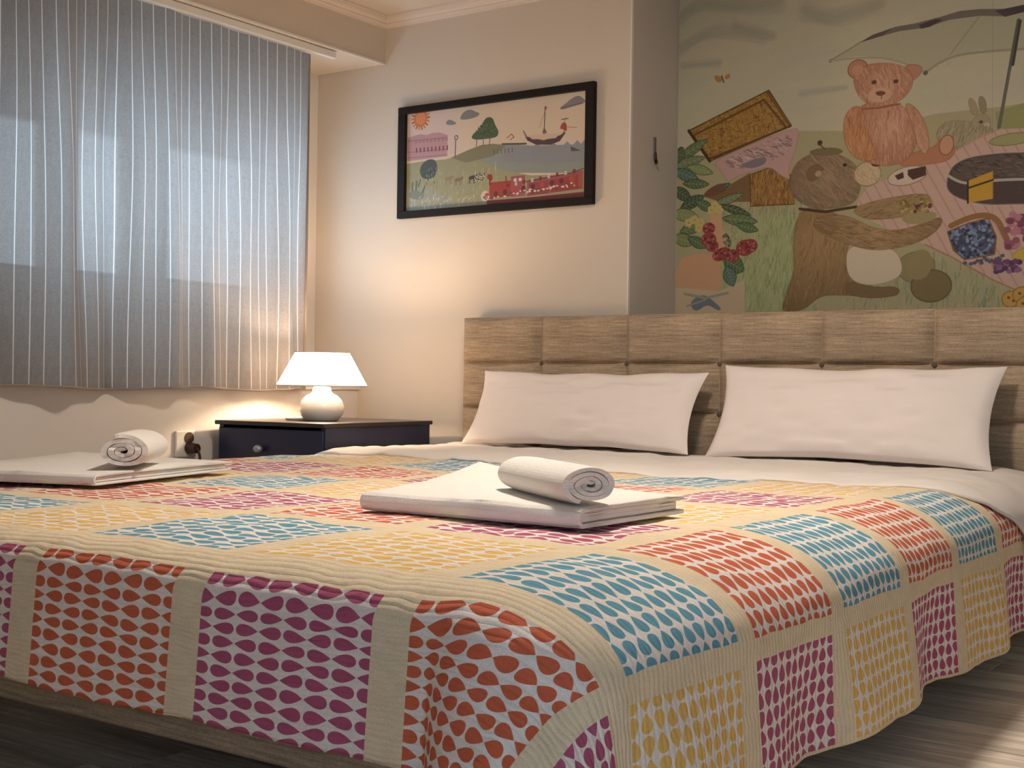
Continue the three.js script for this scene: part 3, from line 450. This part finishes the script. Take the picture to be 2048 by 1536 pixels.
// ---------------------------------------------------------------- bedside lamp
{
  const t = thing('table_lamp', 'lit table lamp with white cone shade and round ceramic base on nightstand', 'lamp', [-3.50, 0.582, -3.75]);
  part('base', lathe([[0, 0], [0.058, 0], [0.064, 0.004], [0.080, 0.022], [0.087, 0.042], [0.087, 0.058], [0.078, 0.080], [0.060, 0.098], [0.042, 0.107], [0.037, 0.114], [0.036, 0.124], [0.030, 0.133], [0.018, 0.137], [0, 0.138]]), phys({ color: new THREE.Color().setRGB(0.80, 0.77, 0.73), roughness: 0.3, clearcoat: 0.6, clearcoatRoughness: 0.15 }), t);
  part('socket', lathe([[0, 0.137], [0.014, 0.137], [0.014, 0.186], [0, 0.186]]), whitePlastic, t);
  const shadeP = [[0.174, 0.135], [0.173, 0.139], [0.106, 0.260], [0.105, 0.264]];
  part('shade', lathe(shadeP, 72), phys({ color: new THREE.Color().setRGB(0.96, 0.92, 0.86), roughness: 1, transmission: 0.78, thickness: 0, side: THREE.DoubleSide, specularIntensity: 0.1 }), t);
  part('shade_ring', new THREE.TorusGeometry(0.174, 0.0025, 8, 72).rotateX(Math.PI / 2), std({ color: 0xe8dccb, roughness: 0.7 }), t, [0, 0.136, 0]);
  part('shade_ring', new THREE.TorusGeometry(0.105, 0.0025, 8, 72).rotateX(Math.PI / 2), std({ color: 0xe8dccb, roughness: 0.7 }), t, [0, 0.263, 0]);
  part('bulb', new THREE.SphereGeometry(0.024, 24, 16).scale(1, 1.15, 1), std({ color: 0xffffff, emissive: new THREE.Color().setRGB(1, 0.75, 0.48), emissiveIntensity: 6 }), t, [0, 0.212, 0]);
  part('cord', tube([[-0.05, 0.006, 0.03], [-0.10, 0.006, 0.05], [-0.155, 0.006, 0.03], [-0.13, 0.006, -0.02], [-0.18, 0.006, -0.05]], 0.006), whitePlastic, t);
  const l = new THREE.PointLight(BEDSIDE_LIGHT.color, BEDSIDE_LIGHT.intensity); l.name = 'table_lamp_light'; l.position.set(0, 0.212, 0); l.castShadow = true; l.shadow.radius = 1.1; t.add(l);
}

// ---------------------------------------------------------------- bed: frame, headboard
const BED = { xl: -3.2, xr: -0.935, zh: -4.24, zf: -1.30, y: 0.472 };
const linenColor = dataTex(512, 512, (x, y) => { const a = vnoise(x / 46, y / 1.7, 11, 301), b = vnoise(x / 3, y / 2, 170, 256), c = vnoise(x / 90, y / 40, 6, 13), t = 0.86 + 0.22 * (a - 0.5) + 0.12 * (b - 0.5) + 0.10 * (c - 0.5); return [190 * t, 166 * t, 138 * t]; }, true);
const linenBump = dataTex(256, 256, (x, y) => 110 + 80 * vnoise(x / 18, y / 1.6, 14, 160) + 50 * vnoise(x / 1.5, y / 1.5, 170, 170), false);
const linen = std({ map: rep(linenColor, 1.6, 1.6), bumpMap: rep(linenBump, 5, 5), bumpScale: 0.0008, roughness: 0.95 });
function puff(w, h, t, n = 20) {   // an upholstered panel, swollen between its seams
  const f = (a, e) => Math.pow(Math.max(0, 1 - Math.pow(Math.abs(a), e)), 0.5);
  const pos = [], uv = [], idx = [];
  for (let j = 0; j <= n; j++) for (let i = 0; i <= n; i++) { const a = i / n * 2 - 1, b = j / n * 2 - 1; pos.push(a * w / 2, b * h / 2, t * f(a, 7) * f(b, 4)); uv.push(a * w / 2, b * h / 2); }
  for (let j = 0; j < n; j++) for (let i = 0; i < n; i++) { const a = j * (n + 1) + i, b = a + 1, c = a + n + 1, d = c + 1; idx.push(a, b, d, a, d, c); }
  const g = new THREE.BufferGeometry(); g.setAttribute('position', new THREE.Float32BufferAttribute(pos, 3)); g.setAttribute('uv', new THREE.Float32BufferAttribute(uv, 2)); g.setIndex(idx); g.computeVertexNormals(); return g;
}
{
  const t = thing('bed', 'double bed frame with taupe linen tufted headboard', 'bed', [(BED.xl + BED.xr) / 2, 0, BED.zh]);
  const cx = (BED.xl + BED.xr) / 2, at = (x, y, z) => [x - cx, y, z - BED.zh];
  const x0 = -3.198, P = 0.3795, rows = [1.000, 0.818, 0.640, 0.460, 0.280, 0.10];
  const hb = part('headboard', metreUV(rbox(6 * P, 0.90, 0.075, 0.012, 0, 0.55, 0)), linen, t, at(x0 + 3 * P, 0, -4.2925));
  const pg = rows.slice(0, -1).map((y, j) => puff(P - 0.002, y - rows[j + 1] - 0.002, 0.030));
  for (let j = 0; j < 5; j++) for (let i = 0; i < 6; i++) part('panel', pg[j], linen, hb, [(i - 2.5) * P, (rows[j] + rows[j + 1]) / 2, 0.0365]);
  const bt = new THREE.SphereGeometry(0.009, 14, 10).scale(1, 1, 0.45), dark = std({ color: new THREE.Color().setRGB(0.13, 0.10, 0.08), roughness: 0.95 });
  for (let j = 1; j < 4; j++) for (let i = 1; i < 6; i++) part('button', bt, dark, hb, [(i - 3) * P, rows[j], 0.040]);
  part('foot_rail', metreUV(rbox(BED.xr - BED.xl - 0.07, 0.13, 0.05, 0.012, 0, 0.252, 0)), linen, t, at(cx, 0, -1.375));
  for (const s of [-1, 1]) part('side_rail', metreUV(rbox(0.05, 0.13, 2.80, 0.012, 0, 0.252, 0)), linen, t, at(s < 0 ? BED.xl + 0.06 : BED.xr - 0.06, 0, -2.82));
  part('slat_base', box(2.1, 0.03, 2.78, 0, 0.23, 0), std({ color: 0x4b3a2a, roughness: 0.9 }), t, at(cx, 0, -2.81));
  for (const x of [BED.xl + 0.25, cx, BED.xr - 0.25]) for (const z of [-2.0, -2.95, -4.05]) part('leg', new THREE.CylinderGeometry(0.03, 0.024, 0.187, 16), std({ color: 0x2a1f17, roughness: 0.6 }), t, at(x, 0.0935, z));
}
const cottonBump = dataTex(256, 256, (x, y) => 110 + 60 * vnoise(x / 2, y / 2, 128, 128) + 60 * vnoise(x / 40, y / 24, 6, 10), false);
const cotton = std({ color: new THREE.Color().setRGB(0.80, 0.745, 0.70), roughness: 0.9, bumpMap: rep(cottonBump, 3, 3), bumpScale: 0.0012 });
part('mattress', metreUV(rbox(BED.xr - BED.xl - 0.10, 0.20, 2.83, 0.045, 0, 0.352, -2.80 - BED.zh)), cotton, scene.getObjectByName('bed')).userData.label = 'white mattress';

// cloth lying on the bed and hanging over its sides; s, q are lengths measured along the cloth
function drape(s, q, lift, opt) {
  const RL = 0.06, RXs = 0.22, RZ = 0.085, K = 0.60;
  const zz = Math.min(q, BED.zf - RZ), XR = lerp(-0.795, -0.885, Math.min(1, Math.max(0, (-1.35 - zz) / 1.9)));
  const ex = XR - RXs, ez = BED.zf - RZ, el = BED.xl + RL;
  const left = s < el, RX = left ? RL : RXs, a = Math.max(0, left ? el - s : s - ex), b = Math.max(0, q - ez), r = Math.hypot(a, b);
  let x = Math.min(Math.max(s, el), ex), z = Math.min(q, ez), y = BED.y + lift;
  y += 0.005 * Math.sin(s * 3.1 + 0.6) * Math.sin(q * 2.3) + opt.wrinkle * (vnoise(s * 9 + 40, q * 7 + 40) - 0.5) + opt.wrinkle * 0.5 * (vnoise(s * 26 + 80, q * 22 + 80) - 0.5);
  if (r > 0) {
    const ph = Math.atan2(b, a), c2 = Math.cos(ph) ** 2, s2 = 1 - c2, RH = RX * c2 + RZ * s2, RY = (left ? 0.05 : 0.12) * c2 + 0.055 * s2, ARC = (left ? 0.095 : 0.33) * c2 + 0.112 * s2;
    const th = Math.min(1, r / ARC) * Math.PI / 2, L = Math.max(0, r - ARC), corner = Math.max(0, Math.sin(2 * ph));
    const be = rad((left ? 1 : opt.flare) * c2 + 3 * s2 + (left ? 4 : 22) * Math.pow(corner, 1.5)), hang = L * K * Math.cos(be);
    const along = ph < 0.78 ? q : s, rip = opt.ripple * Math.min(1, L / 0.3) * (Math.sin(along * 7.5 + 0.8) + 0.5 * Math.sin(along * 17 + 2)) * (1 - corner) * c2;
    const out = (RH + lift) * Math.sin(th) + L * Math.sin(be) * 0.9 + (left ? 0 : rip);
    x += (left ? -1 : 1) * out * Math.cos(ph); z += out * Math.sin(ph); y -= RY * (1 - Math.cos(th)) + hang;
  }
  return [x, Math.max(y, 0.014), z];
}
// ---------------------------------------------------------------- coverlet printed with patches of drops
{
  const CW = 0.3825, CD = 0.41, PW = 0.32, PD = 0.345, N = 2048;
  const cream = [229, 211, 180], ground = [236, 228, 222], tone = { blue: [96, 156, 178], orange: [205, 102, 71], pink: [176, 86, 118], yellow: [230, 188, 106] };
  const tex = dataTex(N, N, (px, py) => {
    const X = px / N * 2 * CW, Z = py / N * 2 * CD, ci = X < CW ? 0 : 1, ri = Z < CD ? 0 : 1, x = X - ci * CW, z = Z - ri * CD, n = 0.94 + 0.10 * vnoise(px / 3, py / 3, 683, 683) + 0.04 * vnoise(px / 60, py / 60, 34, 34);
    const in_ = x < PW && z < PD; let c = in_ ? ground : cream;
    if (in_) {
      const ink = ci ? (ri ? tone.orange : tone.blue) : (ri ? tone.pink : tone.yellow);
      const RP = PD / 10.4, HX = PW / 7, j = Math.floor(z / RP + 0.35), w = (z / RP + 0.35 - j - 0.5) * RP;
      const f = x / HX + (j % 2 ? 1 : 0) + 0.45, k = Math.floor(f), t0 = f - k, t = k % 2 ? t0 : 1 - t0;
      const tt = (t - 0.05) / 0.93, hw = tt > 0 && tt < 1 ? 2.5 * Math.sqrt(tt) * (1 - tt) * RP * 0.43 : -1;
      const e = smooth(-0.0006, 0.0006, hw - Math.abs(w)); c = [0, 1, 2].map((q) => lerp(c[q], ink[q], hw > 0 ? e : 0));
    }
    return c.map((v) => v * n);
  }, true);
  const bump = dataTex(1024, 1024, (x, y) => {
    const w = (vnoise(x / 46, y / 46, 22, 22) - 0.5) * 10, st = Math.abs(mod(y + w, 16) - 8) / 8;
    return 70 + 110 * Math.sqrt(st) + 60 * vnoise(x / 18, y / 7, 57, 146);
  }, false);
  const m = std({ map: tex, roughness: 0.95, bumpMap: bump, bumpScale: 0.004 });
  const s0 = -3.52, s1 = -0.335, q0 = -4.16, q1 = -0.985;
  const g = shell(300, 300, (i, j) => {
    const s = lerp(s0, s1, i), q = lerp(q1, q0, j), p = drape(s, q, 0.010, { flare: 3, ripple: 0.018, wrinkle: 0.008 });
    // patch column 3 (blue and orange) starts at s = -1.048; row 0 (blue, yellow) starts at q = -1.39 and runs towards the head
    return [...p, (s + 1.048 - CW) / (2 * CW) + 1, (-1.39 - q) / (2 * CD) + 1];
  }, 0.007);
  lone('coverlet', g, m, 'quilted patchwork coverlet printed with blue, orange, pink and yellow drops', 'coverlet');
}
// ---------------------------------------------------------------- white sheet turned down at the head
{
  const g = shell(200, 60, (i, j) => {
    const s = lerp(-3.40, -0.56, i), edge = -3.36 + 0.03 * Math.sin(s * 3 + 1) - 0.30 * smooth(-1.05, -0.60, s), q = lerp(edge, -4.19, j), p = drape(s, q, 0.024, { flare: 12, ripple: 0.012, wrinkle: 0.012 });
    p[1] += 0.012 * Math.sin(Math.min(1, j * 8) * Math.PI / 2) - 0.008; return [...p, s, q];
  }, 0.008);
  lone('bed_sheet', g, cotton, 'white sheet turned down over the coverlet beneath the pillows', 'sheet');
}
// ---------------------------------------------------------------- pillows leaning on the headboard
function pillow(w, h, t, seed) {
  const n = 56, r = (a, b) => vnoise(a * 5 + seed, b * 5 + seed * 2), pos = [], uv = [], idx = [];
  for (let side = 0; side < 2; side++) for (let j = 0; j <= n; j++) for (let i = 0; i <= n; i++) {
    const a = i / n * 2 - 1, b = j / n * 2 - 1, px = a * w / 2 * (1 - 0.06 * (1 - b * b)), py = b * h / 2 * (1 - 0.11 * (1 - a * a));
    const d = Math.pow(Math.max(0, (1 - a * a) * (1 - b * b)), 0.42), e = Math.max(Math.abs(a), Math.abs(b));
    const wr = 0.016 * (r(a * 1.2 + 9, b * 1.2 + 3) - 0.5) * d + 0.007 * Math.sin((a * 9 + b * 5) + seed) * d * smooth(0.5, 0.95, e);
    pos.push(px, py + wr * 0.5, (side ? -1 : 1) * (t / 2 * d) + wr + 0.0015 * (side ? -1 : 1)); uv.push(px, py);
  }
  const N = (n + 1) * (n + 1);
  for (let s = 0; s < 2; s++) for (let j = 0; j < n; j++) for (let i = 0; i < n; i++) { const a = s * N + j * (n + 1) + i, b = a + 1, c = a + n + 1, d = c + 1; if (s) idx.push(a, d, b, a, c, d); else idx.push(a, b, d, a, d, c); }
  const rim = []; for (let i = 0; i < n; i++) rim.push(i); for (let j = 0; j < n; j++) rim.push(j * (n + 1) + n); for (let i = n; i > 0; i--) rim.push(n * (n + 1) + i); for (let j = n; j > 0; j--) rim.push(j * (n + 1));
  for (let k = 0; k < rim.length; k++) { const a = rim[k], b = rim[(k + 1) % rim.length]; idx.push(a, N + a, N + b, a, N + b, b); }
  const g = new THREE.BufferGeometry(); g.setAttribute('position', new THREE.Float32BufferAttribute(pos, 3)); g.setAttribute('uv', new THREE.Float32BufferAttribute(uv, 2)); g.setIndex(idx); g.computeVertexNormals(); return g;
}
{
  const pm = std({ color: new THREE.Color().setRGB(0.82, 0.74, 0.69), roughness: 0.9, bumpMap: rep(cottonBump, 3, 3), bumpScale: 0.0012 });
  const a = lone('pillow', pillow(0.99, 0.315, 0.13, 3), pm, 'white pillow leaning on the headboard on the nightstand side', 'pillow', 'white bed pillows'); a.position.set(-2.545, 0.645, -4.095); a.rotation.set(rad(-27), rad(-2), 0, 'YXZ');
  const b = lone('pillow', pillow(0.95, 0.345, 0.13, 7), pm, 'white pillow leaning on the headboard below the mural', 'pillow', 'white bed pillows'); b.position.set(-1.525, 0.655, -4.095); b.rotation.set(rad(-25), rad(-1), 0, 'YXZ');
}
// ---------------------------------------------------------------- folded towels with a rolled towel on each
const terryBump = dataTex(256, 256, (x, y) => 80 + 120 * vnoise(x / 1.7, y / 1.7, 151, 151) + 40 * vnoise(x / 12, y / 12, 21, 21), false);
const terry = std({ color: new THREE.Color().setRGB(0.84, 0.80, 0.755), roughness: 1, bumpMap: rep(terryBump, 6, 6), bumpScale: 0.002, side: THREE.DoubleSide });
function foldedTowel(t, w, d, th, lift) {   // a towel folded in half twice: rounded fold towards +z, open layers at the back; one far corner stands up
  const band = (h, depth, k) => {
    const r = h / 2, s = new THREE.Shape(); s.moveTo(-depth, 0); s.lineTo(-r, 0); s.absarc(-r, r, r, -Math.PI / 2, Math.PI / 2, false); s.lineTo(-depth, h); s.lineTo(-depth, h - k); s.lineTo(-r, h - k); s.absarc(-r, r, r - k, Math.PI / 2, -Math.PI / 2, true); s.lineTo(-depth, k); s.closePath(); return s;
  };
  const k = th * 0.24, parts = [[band(th, d, k), w, 0, 0], [band(th - 2 * k - 0.002, d - 0.03, k * 0.98), w - 0.012, k + 0.001, -k]];
  parts.forEach(([shape, width, y0, z0]) => {
    const g0 = new THREE.ExtrudeGeometry(shape, { depth: width - 0.006, bevelEnabled: true, bevelThickness: 0.003, bevelSize: 0.002, bevelOffset: -0.002, bevelSegments: 2, curveSegments: 10 });
    g0.translate(0, 0, -(width - 0.006) / 2); g0.rotateY(-Math.PI / 2); g0.scale(-1, 1, 1);
    const p0 = g0.attributes.position; for (let i = 0; i < p0.count; i += 3) for (const at of ['position']) { const q = g0.attributes[at]; const x = q.getX(i + 1), y = q.getY(i + 1), z = q.getZ(i + 1); q.setXYZ(i + 1, q.getX(i + 2), q.getY(i + 2), q.getZ(i + 2)); q.setXYZ(i + 2, x, y, z); }
    g0.translate(0, y0, d / 2 + z0);
    const gg = refine(g0), p = gg.attributes.position;
    for (let i = 0; i < p.count; i++) { const a = p.getX(i) / w + 0.5, b = 0.5 - p.getZ(i) / d, up = p.getY(i) / th; p.setY(i, p.getY(i) + up * lift * Math.pow(Math.max(0, 1 - a), 2.2) * Math.pow(Math.max(0, b), 2) + up * 0.004 * (vnoise(a * 5 + 3, b * 5) - 0.5)); }
    const sm = smoothed(gg); metreUV(sm); part('layer', sm, terry, t);
  });
}
const smoothed = (g) => toCreasedNormals(g, 0.7);
function refine(g) {   // split long faces so that the slab can bend
  let s = g.index ? g.toNonIndexed() : g;
  for (let k = 0; k < 5; k++) {
    const p = s.attributes.position.array, out = [];
    for (let i = 0; i < p.length; i += 9) {
      const v = [0, 3, 6].map((o) => [p[i + o], p[i + o + 1], p[i + o + 2]]), l = [0, 1, 2].map((e) => Math.hypot(v[e][0] - v[(e + 1) % 3][0], v[e][1] - v[(e + 1) % 3][1], v[e][2] - v[(e + 1) % 3][2])), m = l.indexOf(Math.max(...l));
      if (l[m] < 0.03) { out.push(...v[0], ...v[1], ...v[2]); continue; }
      const A = v[m], B = v[(m + 1) % 3], C = v[(m + 2) % 3], M = [0, 1, 2].map((q) => (A[q] + B[q]) / 2); out.push(...A, ...M, ...C, ...M, ...B, ...C);
    }
    const n = new THREE.BufferGeometry(); n.setAttribute('position', new THREE.Float32BufferAttribute(out, 3)); n.computeVertexNormals(); s = n;
  }
  return s;
}
function roll(len, hw, hh, turns, seed) {   // a towel wound up: a spiral band along z
  const n = 150, thick = 0.92 / (turns + 0.4), pos = [], uv = [], idx = [], M = 16;
  const ring = (u, inner) => { const a = u * turns * 2 * Math.PI, rr = 1 - (turns * thick) * (1 - u) - (inner ? thick * 0.86 : 0), k = Math.max(0.02, rr) * (1 + 0.05 * (vnoise(u * 22 + seed, 3) - 0.5)); return [k * hw * Math.cos(a + 0.6), k * hh * Math.sin(a + 0.6)]; };
  for (let j = 0; j <= M; j++) {
    const z = (j / M - 0.5) * len, e = Math.min(j, M - j) / M, round = 1 - 0.05 * Math.pow(1 - Math.min(1, e * 6), 2), bulge = (u) => (j === 0 || j === M ? (vnoise(u * 30 + seed, j) - 0.5) * 0.012 : 0);
    for (const inner of [false, true]) for (let i = 0; i <= n; i++) { const q = ring(i / n, inner); pos.push(q[0] * round, q[1] * round, z + bulge(i / n)); uv.push(i / n * 0.9, z); }
  }
  const R = 2 * (n + 1), at = (j, s, i) => j * R + s * (n + 1) + i;
  for (let j = 0; j < M; j++) for (let i = 0; i < n; i++) { idx.push(at(j, 0, i), at(j, 0, i + 1), at(j + 1, 0, i + 1), at(j, 0, i), at(j + 1, 0, i + 1), at(j + 1, 0, i)); idx.push(at(j, 1, i), at(j + 1, 1, i + 1), at(j, 1, i + 1), at(j, 1, i), at(j + 1, 1, i), at(j + 1, 1, i + 1)); }
  for (const j of [0, M]) for (let i = 0; i < n; i++) idx.push(at(j, 0, i), at(j, 1, i), at(j, 1, i + 1), at(j, 0, i), at(j, 1, i + 1), at(j, 0, i + 1));
  for (let j = 0; j < M; j++) for (const i of [0, n]) idx.push(at(j, 0, i), at(j, 1, i), at(j + 1, 1, i), at(j, 0, i), at(j + 1, 1, i), at(j + 1, 0, i));
  const g = new THREE.BufferGeometry(); g.setAttribute('position', new THREE.Float32BufferAttribute(pos, 3)); g.setAttribute('uv', new THREE.Float32BufferAttribute(uv, 2)); g.setIndex(idx);
  const f = g.toNonIndexed(); f.computeVertexNormals(); return f;
}
{
  const T0 = BED.y + 0.017;
  foldedTowel(thing('folded_towel', 'folded white bath towel on the coverlet with one raised corner', 'towel', [-1.44, T0, -2.115], 0, 'folded bath towels'), 0.50, 0.39, 0.036, 0.045);
  const r1 = lone('rolled_towel', roll(0.34, 0.060, 0.036, 3.6, 4), terry, 'rolled white towel on the folded towel with the raised corner', 'towel', 'rolled hand towels'); r1.position.set(-1.335, T0 + 0.038 + 0.036, -2.065); r1.rotation.y = Math.atan2(0.81, 0.58);
  foldedTowel(thing('folded_towel', 'thin folded white bath towel lying flat on the coverlet facing the curtain', 'towel', [-2.83, T0, -2.15], rad(17), 'folded bath towels'), 0.50, 0.62, 0.026, 0.012);
  const r2 = lone('rolled_towel', roll(0.30, 0.068, 0.043, 3.2, 9), terry, 'rolled white towel on the thin flat folded towel', 'towel', 'rolled hand towels'); r2.position.set(-2.66, T0 + 0.030 + 0.043, -2.17); r2.rotation.y = Math.atan2(0.65, 0.76);
}
renderer.render(scene, camera);
